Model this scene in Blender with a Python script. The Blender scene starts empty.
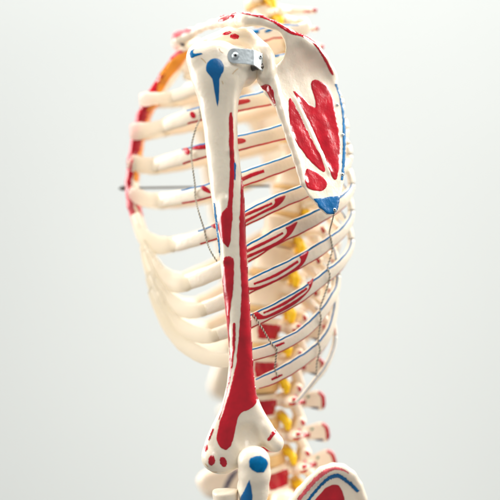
import bpy, math, random
import numpy as np
from mathutils import Vector, Matrix
from mathutils.bvhtree import BVHTree
from mathutils.geometry import delaunay_2d_cdt

random.seed(7); rng = np.random.default_rng(7)
S = 0.00076            # metres per unit; one unit is one photograph pixel at the arm's distance
D = 1200.0             # camera distance in units
Z0 = 1.20              # height of the camera, metres
MID = 150.0            # the skeleton's median plane lies this far behind the arm
scene = bpy.context.scene
col = scene.collection

def U(px, py, d=0.0):
    k = 1 + d / D
    return np.array([(px - 250) * k, d, (250 - py) * k], dtype=float)

# ------------------------------------------------------------------ materials
def srgb(r, g, b):
    f = lambda c: (c / 255 / 12.92) if c / 255 <= 0.04045 else ((c / 255 + 0.055) / 1.055) ** 2.4
    return (f(r), f(g), f(b), 1.0)

def material(name, c, rough=0.4, var=0.08, vscale=60, bump=0.05, bscale=300, sss=0.0, coat=0.0,
             metal=0.0, trans=0.0, speck=None, radius=(0.004, 0.002, 0.001), spec=0.5):
    m = bpy.data.materials.new(name); m.use_nodes = True
    nt = m.node_tree; N = nt.nodes; L = nt.links
    b = N['Principled BSDF']; out = N['Material Output']
    tc = N.new('ShaderNodeTexCoord')
    n1 = N.new('ShaderNodeTexNoise'); n1.inputs['Scale'].default_value = vscale; n1.inputs['Detail'].default_value = 5
    L.new(tc.outputs['Object'], n1.inputs['Vector'])
    ramp = N.new('ShaderNodeValToRGB')
    ramp.color_ramp.elements[0].position = 0.3; ramp.color_ramp.elements[1].position = 0.7
    ramp.color_ramp.elements[0].color = tuple(x * (1 - var) for x in c[:3]) + (1,)
    ramp.color_ramp.elements[1].color = tuple(min(1, x * (1 + var)) for x in c[:3]) + (1,)
    L.new(n1.outputs['Fac'], ramp.inputs['Fac'])
    csock = ramp.outputs['Color']
    if speck:
        n3 = N.new('ShaderNodeTexNoise'); n3.inputs['Scale'].default_value = speck[1]; n3.inputs['Detail'].default_value = 8
        n3.inputs['Roughness'].default_value = 0.7
        L.new(tc.outputs['Object'], n3.inputs['Vector'])
        r3 = N.new('ShaderNodeValToRGB')
        r3.color_ramp.elements[0].position = speck[2]; r3.color_ramp.elements[1].position = speck[2] + 0.08
        r3.color_ramp.elements[0].color = (0, 0, 0, 1); r3.color_ramp.elements[1].color = (speck[3],) * 3 + (1,)
        L.new(n3.outputs['Fac'], r3.inputs['Fac'])
        mx = N.new('ShaderNodeMixRGB'); mx.inputs[2].default_value = speck[0]
        L.new(r3.outputs['Color'], mx.inputs[0]); L.new(csock, mx.inputs[1]); csock = mx.outputs[0]
    L.new(csock, b.inputs['Base Color'])
    nr = N.new('ShaderNodeTexNoise'); nr.inputs['Scale'].default_value = vscale * 3; nr.inputs['Detail'].default_value = 3
    L.new(tc.outputs['Object'], nr.inputs['Vector'])
    mr = N.new('ShaderNodeMapRange'); mr.inputs['To Min'].default_value = rough * 0.75; mr.inputs['To Max'].default_value = min(1, rough * 1.3)
    L.new(nr.outputs['Fac'], mr.inputs['Value']); L.new(mr.outputs['Result'], b.inputs['Roughness'])
    b.inputs['Metallic'].default_value = metal
    b.inputs['Specular IOR Level'].default_value = spec
    if coat:
        b.inputs['Coat Weight'].default_value = coat; b.inputs['Coat Roughness'].default_value = 0.07
    if sss:
        b.inputs['Subsurface Weight'].default_value = sss
        b.inputs['Subsurface Radius'].default_value = (1, radius[1] / radius[0], radius[2] / radius[0])
        b.inputs['Subsurface Scale'].default_value = radius[0]
    if bump:
        n2 = N.new('ShaderNodeTexNoise'); n2.inputs['Scale'].default_value = bscale; n2.inputs['Detail'].default_value = 6
        L.new(tc.outputs['Object'], n2.inputs['Vector'])
        bp = N.new('ShaderNodeBump'); bp.inputs['Strength'].default_value = bump; bp.inputs['Distance'].default_value = 0.002
        L.new(n2.outputs['Fac'], bp.inputs['Height']); L.new(bp.outputs['Normal'], b.inputs['Normal'])
    if trans:
        t = N.new('ShaderNodeBsdfTranslucent'); t.inputs['Color'].default_value = c
        mix = N.new('ShaderNodeMixShader'); mix.inputs[0].default_value = trans
        L.new(b.outputs[0], mix.inputs[1]); L.new(t.outputs[0], mix.inputs[2]); L.new(mix.outputs[0], out.inputs['Surface'])
    return m

BONE_C = srgb(242, 229, 208)
M = {}
M['bone'] = material('ivory_plastic', BONE_C, 0.3, 0.04, 45, 0.16, 330, sss=0.22, coat=0.35,
                     speck=(srgb(196, 170, 130), 38, 0.62, 0.4))
M['spine'] = material('warm_ivory_plastic', srgb(248, 230, 208), 0.32, 0.05, 45, 0.14, 260, sss=0.25, coat=0.3, speck=(srgb(190, 150, 110), 50, 0.6, 0.4))
M['red'] = material('red_paint', srgb(186, 2, 30), 0.2, 0.22, 70, 0.4, 130, coat=0.9, spec=0.3, speck=(srgb(226, 120, 116), 110, 0.69, 0.5))
M['rim_red'] = material('thin_red_paint', srgb(196, 0, 30), 0.35, 0.25, 200, 0.1, 420)
M['pale_red'] = material('pale_red_paint', srgb(222, 96, 104), 0.35, 0.3, 160, 0.1, 420)  # paler red; on the sternum its overexposed pink is put into the colour
M['blue'] = material('blue_paint', srgb(0, 98, 156), 0.25, 0.2, 90, 0.3, 160, coat=0.3, spec=0.3, speck=(srgb(90, 160, 200), 110, 0.68, 0.5))
M['sky_blue'] = material('light_blue_paint', srgb(0, 106, 160), 0.4, 0.25, 200, 0.1, 420, spec=0.12)
M['mid_blue'] = material('thin_blue_paint', srgb(0, 98, 152), 0.4, 0.25, 200, 0.1, 420, spec=0.12)
M['green'] = material('green_paint', srgb(60, 130, 100), 0.4)
M['navy'] = material('navy_paint', srgb(46, 44, 86), 0.4)
M['orange'] = material('orange_band', srgb(246, 150, 36), 0.4, 0.12, 90, 0.05)  # orange band along the side of the sternum
M['yellow'] = material('yellow_rubber', srgb(250, 200, 14), 0.35, 0.12, 120, 0.1, sss=0.1)
M['disc'] = material('tan_rubber', srgb(226, 188, 130), 0.5, 0.06, 80, 0.1, sss=0.2)
M['cartilage'] = material('milky_cartilage_plastic', srgb(255, 250, 239), 0.2, 0.015, 40, 0.12, 150, sss=0.12, coat=0.6, trans=0.72,
                          radius=(0.008, 0.005, 0.002))
M['steel'] = material('zinc_steel', srgb(206, 215, 218), 0.4, 0.06, 200, 0.12, 500, metal=0.8)
M['dark_steel'] = material('dark_steel', srgb(96, 92, 88), 0.35, 0.1, 300, 0.05, 500, metal=1.0)
M['hole'] = material('screw_recess', srgb(40, 38, 36), 0.6)
M['dark_thread'] = material('dark_cord_strand', srgb(62, 57, 47), 0.6, 0.2, 900)
M['pale_thread'] = material('pale_cord_strand', srgb(216, 206, 184), 0.7, 0.2, 900)

# ------------------------------------------------------------------ signed-distance modelling
def seg(P, a, b, ra, rb):
    a = np.asarray(a, float); b = np.asarray(b, float); ab = b - a
    t = ((P[0] - a[0]) * ab[0] + (P[1] - a[1]) * ab[1] + (P[2] - a[2]) * ab[2]) / max(1e-9, ab @ ab)
    t = np.clip(t, 0, 1)
    return np.sqrt((P[0] - a[0] - t * ab[0]) ** 2 + (P[1] - a[1] - t * ab[1]) ** 2 + (P[2] - a[2] - t * ab[2]) ** 2) - (ra + (rb - ra) * t)

def chain(P, pts, rs, k=3.0):
    f = None
    for i in range(len(pts) - 1):
        g = seg(P, pts[i], pts[i + 1], rs[i], rs[i + 1])
        f = g if f is None else smin(f, g, k)
    return f

def ell(P, c, r):
    x, y, z = [(P[i] - c[i]) for i in range(3)]
    k0 = np.sqrt((x / r[0]) ** 2 + (y / r[1]) ** 2 + (z / r[2]) ** 2)
    k1 = np.sqrt((x / r[0] ** 2) ** 2 + (y / r[1] ** 2) ** 2 + (z / r[2] ** 2) ** 2) + 1e-9
    return k0 * (k0 - 1) / k1

def smin(a, b, k):
    h = np.clip(0.5 + 0.5 * (b - a) / k, 0, 1)
    return b + (a - b) * h - k * h * (1 - h)

def smax(a, b, k): return -smin(-a, -b, k)

def poly_sd(x, y, poly):
    d = np.full(x.shape, 1e9); inside = np.zeros(x.shape, bool)
    n = len(poly)
    for i in range(n):
        ax, ay = poly[i]; bx, by = poly[(i + 1) % n]
        ex, ey = bx - ax, by - ay
        t = np.clip(((x - ax) * ex + (y - ay) * ey) / (ex * ex + ey * ey + 1e-9), 0, 1)
        d = np.minimum(d, (x - ax - t * ex) ** 2 + (y - ay - t * ey) ** 2)
        c = ((ay > y) != (by > y)) & (x < ex * (y - ay) / (ey if abs(ey) > 1e-9 else 1e-9) + ax)
        inside ^= c
    d = np.sqrt(d)
    return np.where(inside, -d, d)

def pix(P):
    k = 1 + P[1] / D
    return P[0] / k + 250, 250 - P[2] / k

def plate(P, poly, dfun, th, r):
    px, py = pix(P)
    q1 = poly_sd(px, py, poly) + r
    q2 = np.abs(P[1] - dfun(px, py)) - th + r
    return np.sqrt(np.maximum(q1, 0) ** 2 + np.maximum(q2, 0) ** 2) + np.minimum(np.maximum(q1, q2), 0) - r

def smooth_poly(pts, n=6, closed=True):
    pts = np.asarray(pts, float); m = len(pts); out = []
    rngi = range(m) if closed else range(m - 1)
    for i in rngi:
        if closed: p0, p1, p2, p3 = pts[i - 1], pts[i], pts[(i + 1) % m], pts[(i + 2) % m]
        else: p0, p1, p2, p3 = pts[max(i - 1, 0)], pts[i], pts[i + 1], pts[min(i + 2, m - 1)]
        for j in range(n):
            t = j / n
            out.append(0.5 * ((2 * p1) + (-p0 + p2) * t + (2 * p0 - 5 * p1 + 4 * p2 - p3) * t * t + (-p0 + 3 * p1 - 3 * p2 + p3) * t ** 3))
    if not closed: out.append(pts[-1])
    return np.array(out)

def nets(fun, lo, hi, h):
    ax = [np.arange(lo[i] - 2 * h, hi[i] + 2.01 * h, h) for i in range(3)]
    P = np.meshgrid(*ax, indexing='ij')
    V = fun(P).astype(np.float32)
    ins = V < 0
    nx, ny, nz = V.shape
    corners = [(i, j, k) for i in (0, 1) for j in (0, 1) for k in (0, 1)]
    cnt = np.zeros((nx - 1, ny - 1, nz - 1), np.int8)
    for (i, j, k) in corners: cnt += ins[i:nx - 1 + i, j:ny - 1 + j, k:nz - 1 + k]
    act = np.argwhere((cnt > 0) & (cnt < 8))
    idx = -np.ones(cnt.shape, np.int64); idx[tuple(act.T)] = np.arange(len(act))
    acc = np.zeros((len(act), 3)); num = np.zeros(len(act))
    for a in corners:
        for axis in range(3):
            if a[axis]: continue
            b = list(a); b[axis] = 1
            va = V[act[:, 0] + a[0], act[:, 1] + a[1], act[:, 2] + a[2]]
            vb = V[act[:, 0] + b[0], act[:, 1] + b[1], act[:, 2] + b[2]]
            m = (va < 0) != (vb < 0)
            t = np.where(m, va / np.where(m, va - vb, 1), 0)
            p = np.array(a, float)[None, :].repeat(len(act), 0); p[:, axis] += t
            acc += p * m[:, None]; num += m
    verts = (act + acc / num[:, None]) * h + np.array([ax[0][0], ax[1][0], ax[2][0]])
    faces = []
    for axis in range(3):
        sl0 = [slice(None)] * 3; sl1 = [slice(None)] * 3
        sl0[axis] = slice(0, -1); sl1[axis] = slice(1, None)
        A = ins[tuple(sl0)]; B = ins[tuple(sl1)]
        e = np.argwhere(A != B)
        u, w = [(1, 2), (2, 0), (0, 1)][axis]
        e = e[(e[:, u] > 0) & (e[:, w] > 0) & (e[:, u] < V.shape[u] - 1) & (e[:, w] < V.shape[w] - 1)]
        flip = A[tuple(e.T)]
        def cell(du, dw):
            c = e.copy(); c[:, u] += du; c[:, w] += dw
            return idx[tuple(c.T)]
        q = np.stack([cell(-1, -1), cell(0, -1), cell(0, 0), cell(-1, 0)], 1)
        q[~flip] = q[~flip][:, ::-1]
        faces.append(q)
    return verts, np.concatenate(faces)

# ------------------------------------------------------------------ mesh shell: geometry + painted patches
class Shell:
    def __init__(self, mats):
        self.v = []; self.f = []; self.m = []; self.mats = mats; self.bvh = None
    def add(self, verts, faces, mat=0):
        o = len(self.v)
        self.v.extend([tuple(map(float, p)) for p in verts])
        self.f.extend([tuple(int(i) + o for i in q) for q in faces])
        self.m.extend([mat] * len(faces) if isinstance(mat, int) else list(mat))
        return self
    def mi(self, name):
        if name not in self.mats: self.mats.append(name)
        return self.mats.index(name)
    def tree(self):
        if self.bvh is None: self.bvh = BVHTree.FromPolygons(self.v, self.f)
        return self.bvh
    def paint(self, poly, mat, smooth=True, ortho=False, wob=0.34, step=1.1, off=0.55, edge=0.22, side=-1):
        """a patch of paint: outline poly laid onto the surface"""
        bvh = self.tree()
        p = smooth_poly(poly, 5) if smooth else np.asarray(poly, float)
        q = []
        for i in range(len(p)):
            a, b = p[i], p[(i + 1) % len(p)]; n = max(1, int(np.hypot(*(b - a)) / 1.2))
            for j in range(n): q.append(a + (b - a) * j / n)
        q = np.array(q)
        nz = rng.normal(0, 1, (len(q), 2)); nz = (nz + np.roll(nz, 1, 0) + np.roll(nz, 2, 0)) / 3
        q = q + nz * wob
        x0, y0 = q.min(0); x1, y1 = q.max(0)
        gx, gy = np.meshgrid(np.arange(x0, x1, step), np.arange(y0, y1, step))
        g = np.stack([gx.ravel(), gy.ravel()], 1) + 0.13
        if len(g):
            sd = poly_sd(g[:, 0], g[:, 1], q); g = g[sd < -0.55]
        pts = [Vector(a) for a in q] + [Vector(a) for a in g]
        nb = len(q)
        r = delaunay_2d_cdt(pts, [(i, (i + 1) % nb) for i in range(nb)], [], 1, 1e-4)
        cam = Vector((0, -D, 0)); vs = []; miss = set()
        for k, co in enumerate(r[0]):
            if ortho: o = Vector((co[0], 400 * side, co[1])); dr = Vector((0, -side, 0))
            else: o = cam; dr = (Vector(U(co[0], co[1], 0)) - cam).normalized()
            h = bvh.ray_cast(o, dr)
            if h[0] is None:
                best = None
                for dd in range(-40, 200, 4):
                    w = Vector((co[0], dd, co[1])) if ortho else Vector(U(co[0], co[1], dd))
                    g_ = bvh.find_nearest(w)
                    if best is None or g_[3] < best[3]: best = g_
                h = best; miss.add(k)
            n = h[1]
            if n.dot(dr) > 0: n = -n
            orig = r[3][k]
            e = 0.06 if k in miss else edge if any(i < nb for i in orig) else off
            vs.append(h[0] + n * e)
        fs = []
        for f in r[2]:
            a, b, c = [vs[i] for i in f[:3]]
            nn = (b - a).cross(c - a)
            fs.append(tuple(f) if nn.dot(dr) < 0 else tuple(reversed(f)))
        self.pending = getattr(self, 'pending', []) + [(vs, fs, self.mi(mat))]
        return self
    def paint_round(self, poly, mat, ylo, yhi):
        """carry a patch of paint round the edge of a bone: faces between two depths"""
        mi = self.mi(mat); v = np.array(self.v); poly = np.asarray(poly, float)
        c = np.array([v[list(q)].mean(0) for q in self.f])
        px, py = pix([c[:, 0], c[:, 1], c[:, 2]])
        hit = (poly_sd(px, py, poly) < 0) & (c[:, 1] > ylo) & (c[:, 1] < yhi)
        for i in np.nonzero(hit)[0]: self.m[i] = mi
        return self
    def build(self, name, parent=None, matrix=None):
        for vs, fs, mi in getattr(self, 'pending', []): self.add(vs, fs, mi)
        me = bpy.data.meshes.new(name)
        v = np.array(self.v) * S
        me.from_pydata(v.tolist(), [], self.f)
        for n in self.mats: me.materials.append(M[n])
        me.polygons.foreach_set('material_index', self.m)
        me.polygons.foreach_set('use_smooth', [True] * len(self.f))
        me.update()
        o = bpy.data.objects.new(name, me); col.objects.link(o)
        if parent: o.parent = parent
        o.matrix_basis = matrix or Matrix.Identity(4)
        return o

def sdf_shell(fun, lo, hi, h, mat):
    v, f = nets(fun, lo, hi, h)
    return Shell([mat]).add(v, f)

def ellipse_poly(cx, cy, rx, ry, rot=0, n=14):
    a = np.linspace(0, 2 * math.pi, n, endpoint=False); r = math.radians(rot)
    x, y = rx * np.cos(a), ry * np.sin(a)
    return np.stack([cx + x * math.cos(r) - y * math.sin(r), cy + x * math.sin(r) + y * math.cos(r)], 1)

def strip_poly(pts, w):
    """outline of a brush stroke along pts, w = half width (number or per point)"""
    c = smooth_poly(pts, 6, closed=False); n = len(c)
    ww = np.interp(np.linspace(0, 1, n), np.linspace(0, 1, len(pts)), w if np.ndim(w) else [w] * len(pts))
    t = np.gradient(c, axis=0); t /= np.linalg.norm(t, axis=1)[:, None] + 1e-9
    nr = np.stack([-t[:, 1], t[:, 0]], 1)
    return np.concatenate([c + nr * ww[:, None], (c - nr * ww[:, None])[::-1]])

def sweep(pts, rad, nseg=10, closed_ends=True):
    pts = np.asarray(pts, float); n = len(pts)
    rad = np.full(n, rad) if np.ndim(rad) == 0 else np.asarray(rad)
    T = np.gradient(pts, axis=0); T /= np.linalg.norm(T, axis=1)[:, None] + 1e-9
    v = []; up = np.array([0.13, 0.9, 0.41])
    Nn = np.cross(T[0], up); Nn /= np.linalg.norm(Nn)
    for i in range(n):
        Nn = Nn - T[i] * (Nn @ T[i]); Nn /= np.linalg.norm(Nn); B = np.cross(T[i], Nn)
        for j in range(nseg):
            a = 2 * math.pi * j / nseg; v.append(pts[i] + rad[i] * (math.cos(a) * Nn + math.sin(a) * B))
    f = [(i * nseg + j, i * nseg + (j + 1) % nseg, (i + 1) * nseg + (j + 1) % nseg, (i + 1) * nseg + j) for i in range(n - 1) for j in range(nseg)]
    if closed_ends: f += [tuple(range(nseg))[::-1], tuple((n - 1) * nseg + j for j in range(nseg))]
    return v, f

def resample(pts, n):
    c = smooth_poly(pts, 14, closed=False)
    s = np.concatenate([[0], np.cumsum(np.linalg.norm(np.diff(c, axis=0), axis=1))])
    t = np.linspace(0, s[-1], n)
    return np.stack([np.interp(t, s, c[:, i]) for i in range(c.shape[1])], 1)

# ------------------------------------------------------------------ the skeleton's root
root = bpy.data.objects.new('anatomical_skeleton', None); col.objects.link(root)
root.empty_display_size = 0.05
ROOT_LOC = Vector((U(300, 520, MID) * S)) + Vector((0, 0, Z0))
root.location = ROOT_LOC
root['label'] = 'ivory anatomical skeleton model with red and blue painted muscle markings and wired joints'
root['category'] = 'skeleton model'
BASE = Matrix.Translation(Vector((0, 0, Z0)) - ROOT_LOC)      # photograph space -> skeleton space
YAW = -0.075                                                   # the median plane is turned a little
nrm = Vector((YAW, 1, 0)).normalized()
p0 = Vector(U(250, 250, MID)) * S
R_ = Matrix.Identity(4)
for i in range(3):
    for j in range(3): R_[i][j] -= 2 * nrm[i] * nrm[j]
MIRROR = Matrix.Translation(p0) @ R_ @ Matrix.Translation(-p0)

def mirrored(o, parent=None):
    c = o.copy(); col.objects.link(c)
    if parent is None:
        c.parent = root; c.matrix_basis = BASE @ MIRROR
    else:
        c.parent = parent
    for ch in [x for x in bpy.data.objects if x.parent == o]: mirrored(ch, c)
    return c

# ------------------------------------------------------------------ humerus
HY = [42, 45, 50, 55, 60, 70, 80, 90, 100, 115, 130, 145, 165, 185, 205, 225, 250, 285, 315, 345, 365, 385, 400, 410, 420, 430, 440, 450, 460, 466, 471, 473]
HL = [200, 194, 189.6, 188, 187.6, 188.6, 191, 194.6, 198.4, 201.3, 203.8, 205.3, 207.6, 210, 212.3, 215.5, 219, 222.6, 225.6, 228.6, 228.8, 226.6, 223, 219.6, 214.6, 209.6, 205.4, 203, 203.4, 205.4, 211, 217]
HR = [226, 235, 241, 245, 248, 250, 247.3, 242, 238.7, 237.6, 237.4, 237.8, 240.3, 243.2, 244.8, 245.4, 246.6, 248.6, 250.4, 252, 253.4, 255.2, 257, 259, 262.5, 264, 263, 259, 252, 244, 232, 225]
HB = [6, 10, 15, 18, 20, 21, 19.5, 17, 15, 13.6, 13, 12.6, 12.4, 12.4, 12.4, 12.4, 12.4, 12.2, 12, 11.8, 11.6, 11.2, 10.8, 10.5, 10.5, 10.8, 11.5, 12, 11.5, 10, 6.5, 3]
def f_humerus(P):
    px, py = pix(P)
    l = np.interp(py, HY, HL); r = np.interp(py, HY, HR); b = np.interp(py, HY, HB)
    # soften the interpolated profile a little by sampling beside it
    for o in (-3, 3):
        l = l + np.interp(py + o, HY, HL); r = r + np.interp(py + o, HY, HR); b = b + np.interp(py + o, HY, HB)
    l, r, b = l / 3, r / 3, b / 3
    cx = (l + r) / 2; a = (r - l) / 2
    e = 2.25
    q = (np.abs((px - cx) / a) ** e + np.abs(P[1] / b) ** e) ** (1 / e)
    f = (q - 1) * np.minimum(a, b)
    f = smax(f, np.maximum(42 - py, py - 473), 4)
    # head towards the socket, tubercles, crest
    f = smin(f, ell(P, U(243, 68, 14), (17, 19, 19)), 7)
    f = smin(f, ell(P, U(199, 57, -4), (11, 13, 13)), 6)
    f = smin(f, ell(P, U(216, 52, -8), (15, 10, 10)), 8)
    f = smin(f, seg(P, U(232, 80, -12), U(230, 150, -11), 4, 2.5), 5)
    f = smin(f, seg(P, U(224, 200, -10), U(226, 260, -10.5), 3.5, 2.5), 5)
    # inner epicondyle and the column leading to it
    f = smin(f, chain(P, [U(252, 405, 0), U(263, 428, -2), U(274.5, 443, -2)], [6, 8.5, 9.3]), 7)
    f = smin(f, ell(P, U(211, 458, -2), (8.5, 11, 11.5)), 4)
    f = smin(f, ell(P, U(222, 466, 2), (12, 12, 7.5)), 4)
    f = smin(f, ell(P, U(250, 458, 8), (15, 11, 11)), 5)
    # hollow above the elbow
    f = smax(f, -ell(P, U(248, 437, -15), (12, 10.5, 13)), 5)
    # faint unevenness of a cast
    f = f + 0.35 * np.sin(P[0] * 0.23 + P[2] * 0.11) * np.sin(P[2] * 0.17 + 1.3) * np.sin(P[1] * 0.3 + 0.4)
    return f
hum = sdf_shell(f_humerus, (-66, -26, -232), (44, 34, 214), 1.15, 'bone')
hum.paint(np.concatenate([ellipse_poly(215, 68, 9, 9.6, n=24)[22:], ellipse_poly(215, 68, 9, 9.6, n=24)[:4],
          [(221.6, 75), (219.6, 79), (219.2, 90), (218.8, 100), (217.7, 107), (216.6, 103), (215.2, 95), (213.6, 85), (212.4, 79), (209.4, 75)],
          ellipse_poly(215, 68, 9, 9.6, n=24)[11:22]]), 'blue', smooth=False, wob=0.15)
hum.paint([(194.8, 49), (193, 51.6), (194.6, 53.6), (201.4, 52.8), (202, 54.4), (197, 56.2), (191.6, 58), (189.6, 55), (190.6, 52)], 'sky_blue')
hum.paint([(230.5, 112.5), (232.5, 115), (233.6, 140), (234.4, 163), (234.6, 172), (233.4, 190), (232.6, 205), (232.2, 220), (231.4, 232), (230.4, 241), (228.2, 247.6),
           (225.2, 245), (221.6, 240), (218.8, 231), (218.6, 222), (221, 214.5), (226.6, 207), (228.4, 199), (229.2, 185), (229.8, 165), (229.4, 150), (229, 118)], 'red')
hum.paint([(232.4, 163), (235.6, 163.6), (235.6, 175), (235, 180.4), (233.4, 173)], 'blue')
hum.paint([(224, 258.5), (229, 256), (233.6, 259), (234, 268), (233.6, 282), (232.4, 295), (231, 306), (229.9, 316), (229.4, 332), (230, 350), (231, 365), (230, 377),
           (227.4, 390), (224, 404), (219.8, 418), (219, 418.4), (222.9, 405), (226.4, 392), (228.6, 381), (229.7, 368), (229.2, 350), (228, 330), (226.4, 312), (223.6, 295), (222.6, 283), (223.5, 270)], 'red')
hum.paint(strip_poly([(213.2, 428.5), (210.9, 435), (208.6, 440.5)], [0.9, 1.1, 0.6]), 'red')
hum.paint([(234.2, 322.5), (235.6, 325), (235.6, 338), (234.6, 350), (233.2, 362), (230.6, 376), (227.4, 390), (226.4, 390), (229.4, 375), (231.6, 361), (232.3, 348), (232.6, 335), (233, 325)], 'red')
hum.paint([(241.6, 168), (243.5, 176), (245.2, 200), (246.4, 225), (247.4, 250), (249.2, 285), (251, 315), (252.6, 345), (254, 365), (255.6, 385), (256.6, 398), (255.4, 404),
           (249, 409.4), (241.5, 413), (237.8, 419), (235, 430), (232.8, 441), (230, 447), (225, 449.8), (220, 447), (217, 440), (217.8, 430), (220.4, 420), (223, 411), (226.4, 400), (229.6, 390), (232.4, 380),
           (235.8, 365), (237.6, 350), (239.2, 332), (240.6, 310), (241.2, 288), (240, 262), (239.2, 240), (239.6, 215), (240.6, 195), (240.9, 178)], 'red')
hum.paint(ellipse_poly(206, 448.2, 1.6, 3.6, 12), 'red')
hum.paint(ellipse_poly(211.6, 460.4, 3.4, 5.2, 6), 'red')
hum.paint(ellipse_poly(223.2, 462, 3.4, 5.3, -18), 'red')
hum.paint([(275.4, 430.6), (275.6, 433.5), (271.4, 439), (268, 441), (267.6, 439), (270, 434.6), (272.6, 431.4)], 'red')
hum.paint(strip_poly([(214.2, 203), (215.6, 215), (217.2, 228), (218.8, 242), (219.4, 252), (218.6, 261)], [0.7, 0.9, 0.9, 0.9, 0.9, 0.6]), 'sky_blue')
for st in ([(219, 48.5), (220.5, 51.5), (223, 53)], [(232.5, 74), (235, 71), (238, 68.6)], [(222, 81), (223.2, 84)], [(201, 58), (204, 60.5), (206, 63)], [(207, 469.2), (212, 471.8), (217, 472)], [(205, 463.5), (208, 467)]):
    hum.paint(strip_poly(st, 0.32), 'disc', wob=0.05)
hum.paint_round([(243.4, 180), (262, 290), (262, 396), (255, 402), (246, 406), (238, 410), (236, 400), (240, 375), (243, 345), (244, 300), (242.5, 250), (242.6, 215)], 'red', -30, 12)
hum.paint_round([(216, 283), (226, 280), (228, 300), (228.6, 318), (228.8, 345), (227.5, 352), (224, 345), (222, 330)], 'red', -30, 3)
humerus = hum.build('humerus', root, BASE)

# ------------------------------------------------------------------ scapula
SC = [(268, 70), (275, 66), (282, 60), (285.5, 50), (285.5, 40), (288, 33), (300, 35.5), (313, 42.5), (322, 54), (330, 70), (336.5, 85), (341.5, 100), (345, 118), (346.2, 140), (345.6, 160), (344, 178),
      (341.5, 194), (338, 208), (333, 214), (326, 214.4), (319, 208), (311, 199), (304.5, 190), (301.5, 178), (299, 168), (294, 153), (288, 135), (281, 117), (274, 100), (269, 88)]
def d_scap(px, py):
    u = (px - 270) * 0.943 - (py - 85) * 0.333
    c = np.clip((px - 296) / 34, -1, 1); w = np.clip((py - 80) / 34, -1.2, 1.2)
    return 10 - 27 * np.exp(-((py - 38) / 25) ** 2) + 0.9 * u + 2.5 * np.exp(-(((px - 322) / 12) ** 2 + ((py - 120) / 35) ** 2))
def f_scap(P):
    f = plate(P, smooth_poly(SC, 3), d_scap, 3.2, 2.6)
    B = [(272, 78), (280, 110), (289, 137), (297, 161), (303, 183)]
    f = smin(f, chain(P, [U(x, y, d_scap(x, y) - 1) for x, y in B], [4.2, 3.7, 3.5, 3.4, 3.0]), 4)
    # socket
    g = ell(P, U(265.5, 65, 9), (10.5, 12, 20))
    g = smax(g, -ell(P, U(261, 65, -4), (7, 6, 14)), 3)
    g = smin(g, ell(P, U(262, 52, 14), (8, 9, 9)), 4)
    f = smin(f, g, 3.5)
    # spine of the scapula sweeping out to the acromion
    sp = [(333, 76, 66), (325, 60, 47), (314, 47, 30), (300, 38, 16), (286, 30.5, 8), (272, 24.5, 3), (258, 20, 0), (246, 19.4, 1), (240, 19.4, 5)]
    f = smin(f, chain(P, [U(*s) for s in sp], [2.0, 2.0, 2.4, 3.0, 3.8, 4.6, 6.0, 7.2, 6.4], 2), 14)
    f = smin(f, chain(P, [U(286, 34, 22), U(287.5, 45, 27), U(286, 58, 27), U(279, 67, 22)], [2.4, 1.7, 1.7, 3], 2), 7)
    f = smin(f, chain(P, [U(263, 80, 17), U(270, 92, 17), U(276, 104, 18)], [5.5, 5, 4], 3), 5)
    bx, by = pix(P)
    f = f - 2.6 * np.exp(-(((bx - 319) / 8.5) ** 2 + ((by - 101) / 10) ** 2)) - 1.8 * np.exp(-(((bx - 327 - (by - 135) * .18) / 6) ** 2 + ((by - 138) / 22) ** 2)) - 1.2 * np.exp(-(((bx - 304 - (by - 138) * .5) / 5) ** 2 + ((by - 138) / 26) ** 2))
    f = f + 0.45 * np.sin(bx * .31 + by * .12) * np.sin(by * .27 - bx * .09)
    # ridges between muscle beds
    f = smin(f, seg(P, U(295, 101, d_scap(295, 101) - 1.6), U(328, 172, d_scap(328, 172) - 1.6), 2.0, 1.8), 5)
    # coracoid
    f = smin(f, chain(P, [U(262, 50, 20), U(247, 38, 26), U(228, 36, 24), U(207, 43, 16)], [8, 8.6, 8.5, 7], 4), 5)
    return f
sca = sdf_shell(f_scap, (-56, -12, -20) , (112, 92, 246), 1.15, 'bone') if False else sdf_shell(f_scap, (-62, -14, 20), (114, 96, 250), 1.15, 'bone')
sca.paint(strip_poly([(237.5, 11.8), (246, 13), (256, 15.2), (266, 18), (275, 22.2), (283, 27.6), (292, 32.4), (302, 35), (312, 41), (319, 49.5), (326, 61), (331, 71), (333, 75)], [0.9, 1.4, 1.5, 1.3, 1.4, 1.6, 1.9, 1.7, 1.3, 1.0, 1.3, 1.5, 0.7]), 'red', wob=0.2)
sca.paint(strip_poly([(335.6, 84), (339.6, 95), (342.4, 108), (343.8, 120), (344.2, 140), (343.8, 158), (343, 172), (341.8, 180)], [1.0, 1.2, 1.4, 1.5, 1.5, 1.5, 1.4, 1.0]), 'sky_blue', wob=0.35)
# infraspinatus, teres minor, teres major, long head, tip
sca.paint([(311, 83), (314, 79.8), (319, 80.6), (325, 84), (330, 90.5), (332.6, 97), (335.2, 112), (338.4, 130), (340.6, 144.5), (340, 157), (338.6, 172), (336, 179.6), (332.4, 177), (328.4, 167), (323.6, 153), (317, 139),
           (309.6, 122.5), (302, 107), (294.4, 93.6), (293.2, 91), (297, 92.4), (303, 97.6), (309, 104.4), (315.6, 107.2), (314, 96), (311.4, 88)], 'red')
sca.paint([(290, 98.6), (293, 102), (299, 113.6), (307, 130), (314, 144), (320, 155), (324, 165), (324.6, 171.6), (320.6, 170.4), (313, 164), (304, 153.4), (296.6, 142), (291, 128), (289, 115), (288.6, 104)], 'red')
sca.paint([(306, 170), (309, 168.2), (314, 170.4), (321, 175.4), (326.2, 181.4), (326.4, 186.4), (322.6, 190.6), (317.4, 191), (309.6, 188.6), (305.8, 185), (305, 177)], 'red')
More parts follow.
